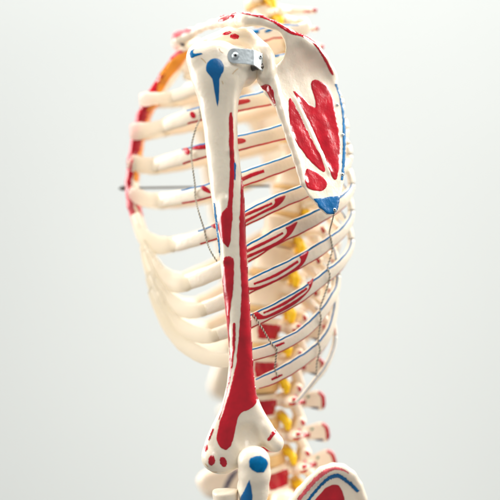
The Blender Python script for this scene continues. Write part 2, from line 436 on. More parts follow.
sca.paint([(313.2, 198.6), (326, 197.6), (341.2, 195.2), (339.4, 203), (336.6, 212), (332.4, 214), (326.6, 213.6), (320, 208)], 'blue', smooth=False)
sca.paint([(258.5, 86.4), (263, 85.4), (267.8, 84.2), (271.4, 88), (273.8, 94), (275.6, 105.6), (273, 103), (269.6, 97), (265, 90.4)], 'red')
sca.paint(ellipse_poly(227, 33.2, 4.5, 1.5, -14), 'red'); sca.paint(ellipse_poly(234.6, 36.4, 4.4, 2.7, 6), 'red')
sca.paint(strip_poly([(250, 12.8), (256, 14.4)], 0.4), 'bone')
scapula = sca.build('scapula', root, BASE)

# small ring screws along the scapula
def screw(px, py, r, dirv=(0, -1, 0), parent=root, tree=None, lift=0.6, slot=True):
    cam = Vector((0, -D, 0)); h = tree.ray_cast(cam, (Vector(U(px, py, 0)) - cam).normalized())
    c = np.array(h[0]) + np.array(dirv) * lift; n = np.array(dirv, float); n /= np.linalg.norm(n)
    a = np.cross(n, [0.1, 0.2, 1]); a /= np.linalg.norm(a); b = np.cross(n, a)
    s = Shell(['steel', 'hole'])
    prof = [(1.0, -1.2), (1.0, 0.0), (0.86, 0.34), (0.55, 0.55), (0.42, 0.58), (0.36, 0.25), (0.0, 0.2)]
    v = []; f = []; mt = []; ns = 14
    for pr, ph in prof:
        for j in range(ns):
            t = 2 * math.pi * j / ns; v.append(c + r * pr * (a * math.cos(t) + b * math.sin(t)) + n * r * ph)
    for i in range(len(prof) - 1):
        for j in range(ns):
            f.append((i * ns + j, i * ns + (j + 1) % ns, (i + 1) * ns + (j + 1) % ns, (i + 1) * ns + j)); mt.append(1 if i >= 4 else 0)
    s.add(v, f, mt)
    return s.build('screw', parent)
for (x, y, r) in ((337.2, 105, 1.7), (342.6, 135, 1.7), (342.2, 174.6, 1.9), (334.4, 210, 2.1)):
    screw(x, y, r, (0.1, -1, 0.1), scapula, sca.tree())

# ------------------------------------------------------------------ joint bracket
def bracket():
    prof = []      # strap seen from above: runs across the head, bends back and then out to the socket
    path = [(227.4, 55.6, -18.5), (234, 55.7, -21), (243, 56.2, -21), (250.5, 57, -20.4), (253.6, 57.6, -19.2), (256, 58.6, -16), (259.5, 59.8, -8), (262.4, 60.6, -1)]
    c = resample([U(*p) for p in path], 34)
    T = np.gradient(c, axis=0); T /= np.linalg.norm(T, axis=1)[:, None]
    v = []; th = 0.65; up = np.array([0, 0, 1.0]); n = len(c)
    sl = np.linspace(0, 1, n)
    for i in range(n):
        nn = np.cross(T[i], up); nn /= np.linalg.norm(nn)
        x = np.linalg.norm(c[i] - c[0])
        hw = 7.6 if x > 7.6 else math.sqrt(max(0.2, 7.6 ** 2 - (7.6 - x) ** 2))
        k = max(0, sl[i] - 0.62) * 9
        for hz, s in ((hw - k * 0.1, 1), (-hw - k, 1), (-hw - k, -1), (hw - k * 0.1, -1)):
            v.append(c[i] + up * hz + nn * th * s)
    f = [(i * 4 + j, i * 4 + (j + 1) % 4, (i + 1) * 4 + (j + 1) % 4, (i + 1) * 4 + j) for i in range(n - 1) for j in range(4)]
    f += [(3, 2, 1, 0), tuple((n - 1) * 4 + j for j in range(4))]
    s = Shell(['steel']).add(v, f)
    o = s.build('shoulder_bracket', root, BASE)
    for p in o.data.polygons: p.use_smooth = False
    b = o.modifiers.new('edge', 'BEVEL'); b.width = 0.4 * S; b.segments = 2; b.limit_method = 'ANGLE'
    screw(235.4, 56, 3.7, (0, -1, 0.05), o, s.tree(), 0.4)
    screw(259.8, 57, 2.6, (0.55, -1, 0.1), o, s.tree(), 0.3)
    v, f = sweep([U(252, 68, -8), U(257, 67, -6), U(262, 66, -2)], [3.4, 3.2, 3.0], 14)
    Shell(['dark_steel']).add(v, f).build('bolt', o)
    return o
brk = bracket()

# ------------------------------------------------------------------ clavicle
def f_clav(P):
    pts = [(181, 39, 128), (190, 34, 118), (200, 28.6, 100), (212, 24.4, 78), (224, 21.6, 54), (236, 20.4, 32), (246, 20.4, 18)]
    f = chain(P, [U(*p) for p in pts], [8.2, 5.6, 3.8, 4.2, 5.6, 6.8, 5.6], 5)
    return smin(f, ell(P, U(180, 39, 134), (9.5, 11, 9.5)), 4)
cla = sdf_shell(f_clav, (-92, 0, 215), (8, 160, 275), 1.15, 'bone')
cla.paint([(218, 21.6), (221, 18.4), (228, 15.4), (236, 12.8), (236.6, 15.8), (230, 18.6), (223, 21.4)], 'red', wob=0.4)
cla.paint(strip_poly([(220, 17), (227, 14.3), (233, 12.6)], 0.5), 'pale_red')
cla.paint([(172.4, 39), (173, 33.6), (178, 30), (186, 28.6), (192, 29.2), (190.6, 32), (184, 34), (177, 37)], 'pale_red')
cla.paint(ellipse_poly(182.4, 44.4, 2.4, 1.2, 20), 'navy')
clavicle = cla.build('clavicle', root, BASE)

# ------------------------------------------------------------------ ribs
#   centre line: (px, py, depth) from the vertebra round the side to the front; then the cartilage
VERT = {}   # filled below: thoracic levels
TY = {1: 21, 2: 41, 3: 62, 4: 84, 5: 106, 6: 129, 7: 153, 8: 178, 9: 205, 10: 233, 11: 263, 12: 295}
CANAL_Y = [-40, 0, 25, 60, 110, 160, 205, 245, 283, 317, 350, 390, 418, 447, 482, 520]
CANAL_X = [262, 271, 285, 300, 311, 315, 310, 301, 294, 290, 286, 284, 286, 291, 300, 313]
cx_at = lambda y: float(np.interp(y, CANAL_Y, CANAL_X))

RIB = {
 1: dict(k=.45, body=[(306, 28), (292, 31), (268, 33), (235, 48), (205, 63), (192, 67)], cart=[(186, 66)], line=236, h=8.5, sil=306),
 2: dict(k=.56, body=[(310, 57), (296, 58.5), (275, 61), (235, 73), (195, 90), (172, 97)], cart=[(160, 98), (147, 99), (139.5, 100)], line=240, h=6.8, sil=310),
 3: dict(k=.70, body=[(323, 82), (304, 89), (272, 97), (238, 104.5), (198, 114.6), (176, 121), (163, 126)], cart=[(152, 129), (139, 131), (130.5, 132)], line=188, h=8.6, sil=325),
 4: dict(k=.82, body=[(340, 111), (326, 118), (286, 131), (239, 143), (205, 150.6), (176, 159), (153, 165)], cart=[(143, 164.5), (133, 163), (127, 162)], line=184, h=8.7, sil=342),
 5: dict(k=.92, body=[(345, 133), (332, 144), (298, 159), (243, 179), (212, 190), (182, 197), (158, 200)], cart=[(146, 199), (137, 196), (130, 192)], line=183, h=8.3, sil=346),
 6: dict(k=.98, body=[(348.5, 161), (336, 174), (307, 190), (277, 202.5), (245, 218.6), (216, 232), (190, 240.5), (171, 244.5)], cart=[(158, 245), (148, 241), (139.5, 231), (135, 215)], line=200, h=8.3, sil=351),
 7: dict(k=1.0, body=[(351, 188), (340, 203), (313, 219), (276, 237), (247, 254), (219, 270), (184, 283.5)], cart=[(171, 282), (160, 275), (151, 262), (144, 245)], line=245, h=8.9, sil=352),
 8: dict(k=1.0, body=[(351, 215), (342, 232), (322, 247.5), (300, 261), (275, 274), (250, 286), (224, 301), (200, 310)], cart=[(186, 310), (171, 303), (159, 289), (150, 271), (145, 252)], line=246, h=7.8, sil=352),
 9: dict(k=.99, body=[(351, 244), (342, 262), (325, 277), (300, 295.5), (275, 309.6), (252, 320.6), (226, 331.5), (212, 336)], cart=[(198, 335), (181, 328), (168, 315), (158, 297), (150, 276)], line=248, h=7.4, sil=352),
 10: dict(k=.95, body=[(337, 284), (330, 301), (318, 318), (300, 334.5), (275, 347.6), (253, 354.6), (236, 358.5)], cart=[(218, 360), (199, 354), (182, 342), (169, 326), (159.5, 308), (152.5, 290)], line=249, h=6.9, sil=338),
 11: dict(k=.86, body=[(335, 292), (334, 311), (329, 331), (318, 347.6), (297, 363.6), (275, 376.4), (254, 385), (246, 388)], cart=[], line=258, h=7.4, sil=336),
 12: dict(k=.62, body=[(327, 309), (334, 326), (334, 345), (326, 366), (313, 383), (302, 396), (296, 402)], cart=[], line=290, h=4.2, sil=335),
}
def depth_near(px, sil):
    # distance behind the arm of the near cage wall at a given place from back to front
    return float(np.interp(px, [120, 133, 145, 160, 175, 195, 215, 250, 290, 320, 340, 352], [150, 140, 126, 110, 96, 78, 64, 50, 54, 68, 86, 108]))

def rib_frame(c, xc):
    T = np.gradient(c, axis=0); T /= np.linalg.norm(T, axis=1)[:, None]
    out = c - np.array([xc, MID, 0])[None, :]; out[:, 2] = 0
    out /= np.linalg.norm(out, axis=1)[:, None]
    N = out - T * (out * T).sum(1)[:, None]; N /= np.linalg.norm(N, axis=1)[:, None]
    B = np.cross(T, N)
    B[B[:, 2] < 0] *= -1
    return T, N, B

FR_OUT = [0.93, 0.70, 0.5, 0.25, 0.0, -0.25, -0.5, -0.75, -0.95]
FR_IN = [-0.9, -0.6, -0.2, 0.2, 0.6, 0.9]
def ribbon(c, h, t, xc, line_from=None, p=2.4, phase=0.0, rear=0, rear_low=0):
    """flattened bar along c; thin painted lines run along both edges while px > line_from"""
    n = len(c); T, N, B = rib_frame(c, xc)
    h = np.full(n, h) if np.ndim(h) == 0 else np.asarray(h, float); t = np.full(n, t) if np.ndim(t) == 0 else np.asarray(t, float)
    v = []; mats = []; f = []
    px, _ = pix([c[:, 0], c[:, 1], c[:, 2]])
    s = np.linspace(0, 1, n) * 40
    for i in range(n):
        w = [0.03 * math.sin(s[i] * 1.7 + phase) + 0.02 * math.sin(s[i] * 4.1 + phase * 2), 0.02 * math.sin(s[i] * 2.3 + phase) + 0.015 * math.sin(s[i] * 6 + phase)]
        g = 1 + 0.03 * math.sin(s[i] * 0.8 + phase) + 0.02 * math.sin(s[i] * 2.1 + 2 * phase)
        ring = [(1.0, 1)]
        for q in FR_OUT:
            if q in (0.93, 0.70): q = q + w[0] * 0.5
            if q in (-0.75, -0.95): q = q + w[1] * 0.5
            ring.append((q, 1))
        ring.append((-1.0, 1)); ring += [(q, -1) for q in FR_IN]
        for q, sd in ring:
            q = max(-1, min(1, q))
            v.append(c[i] + B[i] * (h[i] * g * q) + N[i] * (t[i] * sd * (1 - abs(q) ** p) ** (1 / p)))
    m = 1 + len(FR_OUT) + 1 + len(FR_IN)
    for i in range(n - 1):
        for j in range(m):
            f.append((i * m + j, i * m + (j + 1) % m, (i + 1) * m + (j + 1) % m, (i + 1) * m + j))
            k = 0
            if line_from is not None and px[i] > line_from and i > rear:
                if j == 1: k = 1
                if j == 8 and i > rear_low: k = 2
            mats.append(k)
    f += [tuple(range(m)), tuple((n - 1) * m + j for j in range(m))[::-1]]; mats += [0, 0]
    # orient outwards
    a, b_, c_ = [np.array(v[i]) for i in f[m * (n // 2) + 4][:3]]
    nn = np.cross(b_ - a, c_ - a)
    if nn @ N[n // 2] < 0: f = [tuple(reversed(q)) for q in f]
    return v, f, mats

def hook(lo, hd, up):
    return lo, hd, up
RIB_MARKS = {
 1: [('sky_blue', ellipse_poly(255, 31.6, 4.6, 2, 8)), ('sky_blue', ellipse_poly(268.6, 30.6, 4.2, 1.5, -20))],
 2: [('sky_blue', ellipse_poly(276, 55.6, 3.6, 1.6, -4)), ('sky_blue', ellipse_poly(283.4, 52.4, 0.9, 0.9))],
 3: [ellipse_poly(192.8, 115, 2.6, 3.7, -30), [(236, 100.6), (243, 99.4), (248.5, 99.2), (250.4, 101), (247, 103.2), (236, 105)]],
 4: [ellipse_poly(186.6, 151, 3, 4.2, -42), [(191.6, 149.2), (195, 146.4), (205, 144.6), (212, 144), (212, 147.6), (200, 149.6)], [(236, 138.8), (243, 138.6), (246, 140.8), (243.4, 143), (236, 144)]],
 5: [[(200.6, 187.4), (203, 185.8), (207, 187.4), (210.4, 191.4), (210.6, 193.4), (207, 192.6), (203, 190.4)], strip_poly([(240, 180.4), (252, 175), (264, 171)], [2.0, 2.0, 1.5])],
 6: [[(211, 226), (217, 223.4), (217, 229)], strip_poly([(241, 216.8), (256, 210.4), (272, 203.4)], [1.5, 1.5, 1.1]),
     [(241, 222), (255, 214.8), (268, 208), (273, 205.2), (275, 202), (274.6, 199.6), (277.6, 197.4), (285.2, 195.4), (284, 199.8), (280, 204.6), (274, 208.6), (262, 214), (241, 225)]],
 7: [strip_poly([(243, 253), (264, 243), (283, 233)], [1.6, 1.5, 1.0]),
     [(243, 257), (258, 250.4), (272, 244), (281, 238.8), (286, 234), (286.6, 230), (285.4, 227.6), (289, 225.2), (297.2, 221.6), (295.6, 226.6), (291, 234), (284, 240), (272, 247), (258, 253.6), (243, 260)]],
 8: [strip_poly([(254, 284), (276, 275), (298, 261.4)], [0.9, 1.5, 1.2]),
     [(248, 287.4), (256, 287), (270, 282), (284, 275), (295, 267.6), (300, 263), (300.6, 259), (299.4, 257), (303, 253.6), (308.2, 251), (307.4, 256), (303, 264.4), (296, 270.4), (283, 278), (268, 285.4), (255, 289.6), (248, 290)]],
 9: [strip_poly([(263.6, 313), (285, 303), (306.6, 288.4)], [0.8, 1.6, 1.1]),
     [(252.4, 314), (257.6, 311.8), (261, 314.4), (266, 315.4), (280, 309), (296, 299.4), (306, 292), (308.8, 287), (308, 284), (306.6, 282.6), (309.6, 279.2), (313.2, 277.8), (312.6, 283), (308.4, 291.4), (298, 301.8), (282, 311.6), (266, 318.4), (257, 319.4), (253, 317.4)]],
 10: [strip_poly([(275, 346.4), (279.6, 344.6), (284.4, 342.6)], [1.2, 1.3, 0.8])],
 11: [strip_poly([(271.4, 379.6), (277, 377), (282.4, 374.6)], [1.0, 1.3, 0.7])],
}
rib_tree = {}
for i, R in RIB.items():
    vy = TY[i]; vx = cx_at(vy); k = R['k']
    dn = lambda x, s=R['sil']: MID - (MID - depth_near(x + (351 - s) * np.clip((x - 250) / 100, 0, 1), s)) * k
    sil = R['sil']
    pts = [U(vx - 6, vy + 2, MID - 12), U(vx + 3, vy - 2, MID - 16), U(vx + 14 + 0.14 * max(0, sil - vx), vy + 1, MID - 28 * max(k, .7))]
    y1 = R['body'][0][1]
    pts.append(U((vx + 16 + sil * 1.6) / 2.6 + 4 if i < 12 else (vx + sil) / 2 + 5, vy + (y1 - vy) * 0.42, MID - 46 * max(k, .6)))
    for (x, y) in R['body']: pts.append(U(x, y, dn(x)))
    n = 150
    c = resample(pts, n)
    t = np.linspace(0, 1, n)
    h = np.full(n, R['h']); h *= np.interp(t, [0, .06, .14, .3, .5, 1], [.62, .6, .72, .85, 1, 1.02])
    th = np.interp(t, [0, .05, .2, 1], [4.2, 3.4, 3.2, 3.0])
    if i == 12: th *= .75; h *= np.interp(t, [0, .7, 1], [1, 1, .35])
    if i == 11: h *= np.interp(t, [0, .9, 1], [1, 1, .5])
    if i <= 10: h[-3:] *= [0.98, 0.95, 0.86]; th[-2:] *= [.97, .85]
    xc = 0.0
    mats = ['bone', 'sky_blue' if i < 6 else 'mid_blue', 'rim_red']
    v, f, m = ribbon(c, h, th, xc, R['line'], phase=i * 1.3, rear=45 if i < 7 else 12, rear_low=int(np.argmin(np.linalg.norm(c - U(R['body'][1][0], R['body'][1][1], dn(R['body'][1][0])), axis=1))) - 4)
    sh = Shell(mats).add(v, f, m)
    if i in RIB_MARKS:
        for poly in RIB_MARKS[i]: sh.paint(poly[1] if isinstance(poly[0], str) else poly, poly[0] if isinstance(poly[0], str) else 'red', wob=0.12, off=0.45, edge=0.26)
    rib_tree[i] = sh.tree()
    o = sh.build('rib', root, BASE)
    if R['cart']:
        cp = [c[-6], c[-1]] + [U(x, y, dn(x) - (13 * (q + 1) / len(R['cart']) if 2 <= i <= 6 else 0)) for q, (x, y) in enumerate(R['cart'])]
        nc = 60
        cc = resample(cp, nc); tt = np.linspace(0, 1, nc)
        hh = R['h'] * np.interp(tt, [0, .1, .5, 1], [.9, .98, .96, 1.0]); h2 = np.interp(tt, [0, .2, 1], [3.0, 3.8, 4.6])
        if 2 <= i <= 5:
            hh *= np.interp(tt, [0, .5, .85, 1], [1, 1, 1.25, 1.0]); h2 = np.interp(tt, [0, .5, .8, .95, 1], [3.0, 3.8, 6.5, 6.5, 3.5])
        if i >= 6: hh *= np.interp(tt, [0, .25, .5, .75, 1], [1, 1.2, 1.5, 1.8, 1.8])
        v, f, m = ribbon(cc, hh, h2, xc, None, phase=i)
        cs = Shell(['cartilage']).add(v, f, m)
        cs.build('costal_cartilage', o)
    mirrored(o)

# ------------------------------------------------------------------ sternum
def f_stern(P):
    pts = [(184, 55, 26), (176, 64, 30), (164, 80, 24), (152, 98, 18), (142, 118, 17), (137, 136, 18), (134, 160, 19), (131, 184, 20), (133, 206, 20), (139, 228, 12), (146, 244, 6)]
    f = None
    for a, b in zip(pts[:-1], pts[1:]):
        A = U(a[0], a[1], MID); B = U(b[0], b[1], MID)
        Q = [P[0], MID + np.sign(P[1] - MID) * np.maximum(np.abs(P[1] - MID) - (a[2] + b[2]) / 2 + 5, 0), P[2]]
        g = seg(Q, A + np.array([1.2, 0, 0]), B + np.array([1.2, 0, 0]), 6.4, 6.4)
        f = g if f is None else smin(f, g, 3)
    for (x, y) in ((151, 100), (139, 132), (133, 163), (132, 192)):
        for s in (-1, 1):
            f = smin(f, ell(P, U(x + 1, y, MID + s * 17), (7, 8, 9)), 4)
    return f
st = sdf_shell(f_stern, (-152, 112, -2), (-66, 190, 228), 1.5, 'bone')
for poly, mt in (([(189, 52), (178, 55), (166, 66), (159, 78), (156, 91), (163, 91), (170, 78), (182, 66)], 'orange'),
                 ([(166, 66), (159.5, 77), (154, 90), (157, 93), (161, 84), (167, 72)], 'red'),
                 ([(148, 104), (162, 103), (158, 114), (152, 126), (146, 126), (146, 115)], 'orange'),
                 ([(146.5, 104), (153, 104), (151, 116), (146, 124), (143, 124)], 'red'),
                 ([(142, 139), (148, 140), (143, 157), (138, 156)], 'orange'),
                 ([(139, 140), (143, 140), (140, 152), (136.5, 153)], 'red'),
                 ([(134, 171), (139, 174), (138, 182), (134, 180)], 'orange'),
                 (strip_poly([(133, 172), (129, 182), (128, 188)], 1.5), 'red'),
                 (strip_poly([(130, 186), (134, 197), (139, 207), (143, 216)], [1.4, 2.3, 2.4, 1]), 'pale_red'),
                 (strip_poly([(128, 192), (131, 205), (134, 222)], [0.8, 1.2, 0.8]), 'pale_red'),
                 (ellipse_poly(137.5, 195, 1.5, 3.6, -25), 'pale_red'), (ellipse_poly(143, 233, 1.7, 4, -20), 'red')):
    st.paint(poly, mt, wob=0.5, off=0.4)
st.paint_round([(180, 50), (184, 52), (162, 84), (152, 96), (143, 116), (137, 138), (133, 160), (130, 184), (134, 206), (139, 226), (128, 226), (120, 190), (124, 156), (132, 120), (146, 88), (164, 56)], 'pale_red', 60, 240)
for poly in ([(170, 56), (176, 58), (166, 70), (158, 92), (150, 92), (154, 78)], [(140, 103), (149, 104), (147, 124), (138, 124)], [(132, 139), (140, 139), (138, 155), (130, 155)], [(124, 170), (133, 172), (131, 190), (124, 190)]):
    st.paint_round(poly, 'red', 100, 200)
st.build('sternum', root, BASE)
v, f = sweep([U(118.6, 188.4, MID), U(122, 188.2, MID), U(122.2, 188.2, MID), U(270, 186, MID)], [1.0, 2.0, 1.2, 1.2], 10)
w, g = sweep([U(121, 188.3, MID), U(124.6, 188.2, MID)], 3.0, 6)
Shell(['dark_steel']).add(v, f).add(w, g).build('sternum_rod', root, BASE)

# ------------------------------------------------------------------ spine
def body_sdf(P, cx, hx, hy, hz):
    r = hx * (1 - 0.13 * (1 - np.clip((P[2] / hz) ** 2, 0, 1)))
    a = np.sqrt((P[0] - cx) ** 2 + (P[1] * hx / hy) ** 2) - r
    b = np.abs(P[2]) - hz
    q = 2.0
    return np.sqrt(np.maximum(a + q, 0) ** 2 + np.maximum(b + q, 0) ** 2) + np.minimum(np.maximum(a + q, b + q), 0) - q

def f_lumbar(P):
    f = body_sdf(P, -27, 20, 22.5, 12.2)
    A = [P[0], np.abs(P[1]), P[2]]
    f = smin(f, seg(A, (-15, 9, 4), (0, 12, 4), 5, 5.2), 3)
    f = smin(f, seg(A, (0, 12, 2), (13, 2, 0), 5.2, 5.6), 3)
    f = smin(f, seg(A, (0, 13, 3), (5, 34, 6), 5.4, 4.6), 3)
    f = smin(f, seg(A, (4, 13, 2), (12, 13, 15), 5.0, 5.4), 3)
    f = smin(f, seg(A, (9, 9, -2), (14, 9, -17), 5.0, 4.8), 3)
    sp = smooth_poly([(10, 5), (24, 8.5), (34, 9), (39, 5), (40, -2), (38, -9), (32, -10), (22, -6), (10, -5)], 3)
    a = poly_sd(P[0], P[2], sp) + 2.0; b = np.abs(P[1]) - 3.6 + 2.0
    g = np.sqrt(np.maximum(a, 0) ** 2 + np.maximum(b, 0) ** 2) + np.minimum(np.maximum(a, b), 0) - 2.0
    return smin(f, g, 3)
lum = sdf_shell(f_lumbar, (-50, -40, -26), (44, 40, 26), 1.3, 'spine')
for sd in (-1, 1):
    lum.paint([(-32, 8), (-9, 6), (-10, -3), (-14, -8), (-32, -7)], 'red', smooth=False, ortho=True, side=sd)
    lum.paint(strip_poly([(33, 7.6), (37, 5), (38.4, -1), (37.4, -6), (35.6, -8)], [1.0, 2.3, 2.8, 2.3, 1.0]), 'red', ortho=True, side=sd)
    lum.paint(strip_poly([(22, -6.4), (28, -7), (32, -8)], 1.0), 'navy', ortho=True, side=sd)
    lum.paint(ellipse_poly(23, 4.6, 1.3, 1.3), 'green', ortho=True, side=sd)
    lum.paint(strip_poly([(4, 7.4), (10, 8.4)], [1.6, 1.3]), 'red', ortho=True, side=sd)
    lum.paint(strip_poly([(1, 3), (8, 3)], [1.5, 1.3]), 'red', ortho=True, side=sd)
    lum.paint(strip_poly([(12, 1.6), (20, -0.8)], [2.1, 1.8]), 'red', ortho=True, side=sd)
    lum.paint(strip_poly([(13, 17), (14.6, 12)], [1.7, 1.5]), 'red', ortho=True, side=sd)

def f_thor(P):
    f = body_sdf(P, -23, 17.5, 18, 11)
    A = [P[0], np.abs(P[1]), P[2]]
    f = smin(f, seg(A, (-13, 7, 4), (0, 9, 3), 4, 4.6), 3)
    f = smin(f, seg(A, (0, 9, 2), (10, 0, -1), 4.2, 4.4), 3)
    f = smin(f, seg(A, (0, 9, 2), (13, 30, 5), 4.4, 4.8), 3)
    f = smin(f, seg(A, (3, 9, 2), (4, 9, 13), 3.8, 3.4), 3)
    return smin(f, seg(P, (9, 0, -2), (33, 0, -20), 4.2, 3.0), 3)
tho = sdf_shell(f_thor, (-42, -38, -26), (40, 38, 20), 1.4, 'spine')
for sd in (-1, 1):
    tho.paint(ellipse_poly(33, -20, 2.4, 2.8), 'red', ortho=True, side=sd)
    tho.paint(strip_poly([(11, 7), (14, 3)], 1.2), 'red', ortho=True, side=sd)
    tho.paint(ellipse_poly(20, -8, 1.2, 1.0), 'navy', ortho=True, side=sd)

def f_cerv(P):
    f = body_sdf(P, -16, 11, 14, 6.6)
    A = [P[0], np.abs(P[1]), P[2]]
    f = smin(f, seg(A, (-12, 8, 1), (0, 15, -1), 4, 5), 3)
    f = smin(f, seg(A, (0, 13, 0), (11, 0, 0), 5, 4.6), 3)
    f = smin(f, seg(A, (-8, 10, 1), (-6, 24, -3), 4, 3), 3)
    return smin(f, seg(P, (10, 0, 0), (38, 0, -5), 4.0, 2.8), 3)
cer = sdf_shell(f_cerv, (-30, -30, -14), (44, 30, 14), 1.2, 'spine')
for sd in (-1, 1):
    cer.paint(strip_poly([(35, -3.6), (40.4, -5)], [1.6, 2.4]), 'red', ortho=True, side=sd)
    cer.paint(strip_poly([(26, -4), (33, -5.4)], [0.8, 0.9]), 'pale_red', ortho=True, side=sd)

def disc_shell(cx, hx, hy, hz, zc):
    def fd(P):
        a = np.sqrt((P[0] - cx) ** 2 + (P[1] * hx / hy) ** 2) - hx; b = np.abs(P[2] - zc) - hz; q = 2.5
        return np.sqrt(np.maximum(a + q, 0) ** 2 + np.maximum(b + q, 0) ** 2) + np.minimum(np.maximum(a + q, b + q), 0) - q
    return sdf_shell(fd, (cx - hx, -hy, zc - hz), (cx + hx, hy, zc + hz), 1.4, 'disc')
def nerve_shell(zc, r):
    s = Shell(['yellow'])
    for sd in (-1, 1):
        v, f = nets(lambda P: chain(P, [(-8, 3 * sd, zc + 3), (-4, 12 * sd, zc + 2), (-1, 17 * sd, zc - 3), (-1, 19 * sd, zc - 8)], [r, r * 1.15, r, r * .8], 2), (-14, -32, zc - 20), (12, 32, zc + 12), 1.1)
        s.add(v, f)
    return s

K = 1 + MID / D
def vertebra_at(mesh_obj, subs, y, scale, tilt, dx=0):
    o = mesh_obj.copy() if mesh_obj.get('used') else mesh_obj
    first = not mesh_obj.get('used')
    if not first:
        col.objects.link(o)
        if 'used' in o: del o['used']
    o.parent = root
    o.matrix_basis = BASE @ Matrix.Translation(Vector(U(cx_at(y) + dx, y, MID)) * S) @ Matrix.Rotation(math.atan(-YAW), 4, 'Z') @ Matrix.Rotation(math.radians(tilt), 4, 'Y') @ Matrix.Scale(scale * K, 4)
    for s in subs:
        if first: s.parent = o
        else:
            c = s.copy(); col.objects.link(c); c.parent = o
    return o
lum_o = lum.build('vertebra', root); lum_s = [disc_shell(-27, 20.4, 23, 6, -17.5).build('intervertebral_disc', lum_o), nerve_shell(-14, 3.8).build('spinal_nerve', lum_o)]
tho_o = tho.build('vertebra', root); tho_s = [disc_shell(-23, 17.5, 18, 3.4, -13.6).build('intervertebral_disc', tho_o), nerve_shell(-11, 3.4).build('spinal_nerve', tho_o)]
cer_o = cer.build('vertebra', root); cer_s = [disc_shell(-16, 11, 14, 2.6, -8.8).build('intervertebral_disc', cer_o), nerve_shell(-8, 3.2).build('spinal_nerve', cer_o)]
made = []
LUM = [(331, 1.0, 3), (367, 1.0, -1), (403, 1.02, -5), (437, 1.02, -9), (469, 1.02, -18)]
for j, (y, sc, ti) in enumerate(LUM):
    made.append(vertebra_at(lum_o, lum_s, y, sc, ti)); lum_o['used'] = 1
for lv in range(12, 1, -1):
    y = TY[lv]; y2 = TY.get(lv + 1, 331); gap = y2 - y
    sl = math.degrees(math.atan2(cx_at(y + 15) - cx_at(y - 15), 30))
    made.append(vertebra_at(tho_o, tho_s, y, gap / 27.0 * 0.96 if lv > 2 else 0.8, -sl * 0.9)); tho_o['used'] = 1
for j, (y, ti, sc) in enumerate(((29, -8, .8), (12, -10, .98), (-5, -12, 1.02), (-22, -14, 1.02), (-39, -14, 1.02))):
    made.append(vertebra_at(cer_o, cer_s, y, sc, ti)); cer_o['used'] = 1
for o in made:
    if 'used' in o: del o['used']

# sacrum
def f_sac(P):
    pts = [(283, 496, 30), (300, 515, 26), (318, 540, 20), (330, 570, 12)]
    f = None
    for a, b in zip(pts[:-1], pts[1:]):
        Q = [P[0], MID + np.sign(P[1] - MID) * np.maximum(np.abs(P[1] - MID) - (a[2] + b[2]) / 2 - 8, 0), P[2]]
        g = seg(Q, U(a[0], a[1], MID), U(b[0], b[1], MID), 15, 10)
        f = g if f is None else smin(f, g, 4)
    for (x, y) in ((330, 488), (340, 505), (347, 525)):
        f = smin(f, seg(P, U(x - 22, y + 6, MID), U(x, y, MID), 9, 5), 5)
    return smin(f, seg(P, U(312, 470, MID), U(345, 500, MID), 6, 8), 6)
sdf_shell(f_sac, (10, 90, -400), (130, 210, -220), 2.0, 'spine').build('sacrum', root, BASE)

# ------------------------------------------------------------------ hip bones
HP = [(288, 508), (300, 490.5), (311, 478), (322, 468.6), (333, 464.8), (343, 466), (352, 472.6), (359.6, 484), (364.6, 497), (368, 515), (362, 540), (345, 560), (330, 590), (300, 610), (270, 590), (262, 555), (272, 528)]
d_hip = lambda px, py: 52 + 0.35 * (px - 300) + 0.05 * (py - 470) - 6 * np.exp(-((py - 470) / 12) ** 2)
def f_hip(P):
    f = plate(P, smooth_poly(HP, 3), d_hip, 4.0, 3.2)
    cr = [(293, 502), (301, 492), (311.5, 481), (322, 472), (333, 468.4), (342, 469.4), (350.6, 475.4), (357, 485.6), (362, 499)]
    f = smin(f, chain(P, [U(x, y, d_hip(x, y)) for x, y in cr], [5.6] * 9, 2), 4)
    return smin(f, ell(P, U(292, 585, 60), (30, 24, 30)), 12)
hip = sdf_shell(f_hip, (4, 10, -400), (136, 110, -215), 1.4, 'bone')
hip.paint(strip_poly([(299, 499.6), (306, 490.4), (314, 481.4), (323, 473.4), (330, 469.6), (337, 468.4), (344, 470.4), (348.4, 473)], [1.7, 2.0, 2.1, 2.0, 1.8, 1.2, .8, .4]), 'pale_red', wob=0.5)
hip.paint(strip_poly([(297.6, 499.6), (305, 490.6), (312, 482.6), (319, 476)], [.7, .9, .9, .6]), 'red', wob=0.4)
hip.paint(strip_poly([(306, 503), (313, 494), (321, 485), (329, 478), (335.6, 475.6), (341, 476.8), (347.6, 481.6), (353, 486.4), (358, 491.6)], [1.3, 1.4, 1.5, 1.8, 2.0, 1.9, 1.7, 1.9, 1.5]), 'blue', wob=0.4)
hip.paint([(309, 508), (318, 496), (326, 488), (333, 484.6), (338.4, 485.6), (342, 491), (345, 502), (347, 512), (330, 520), (312, 516)], 'red')
hip_o = hip.build('hip_bone', root, BASE)

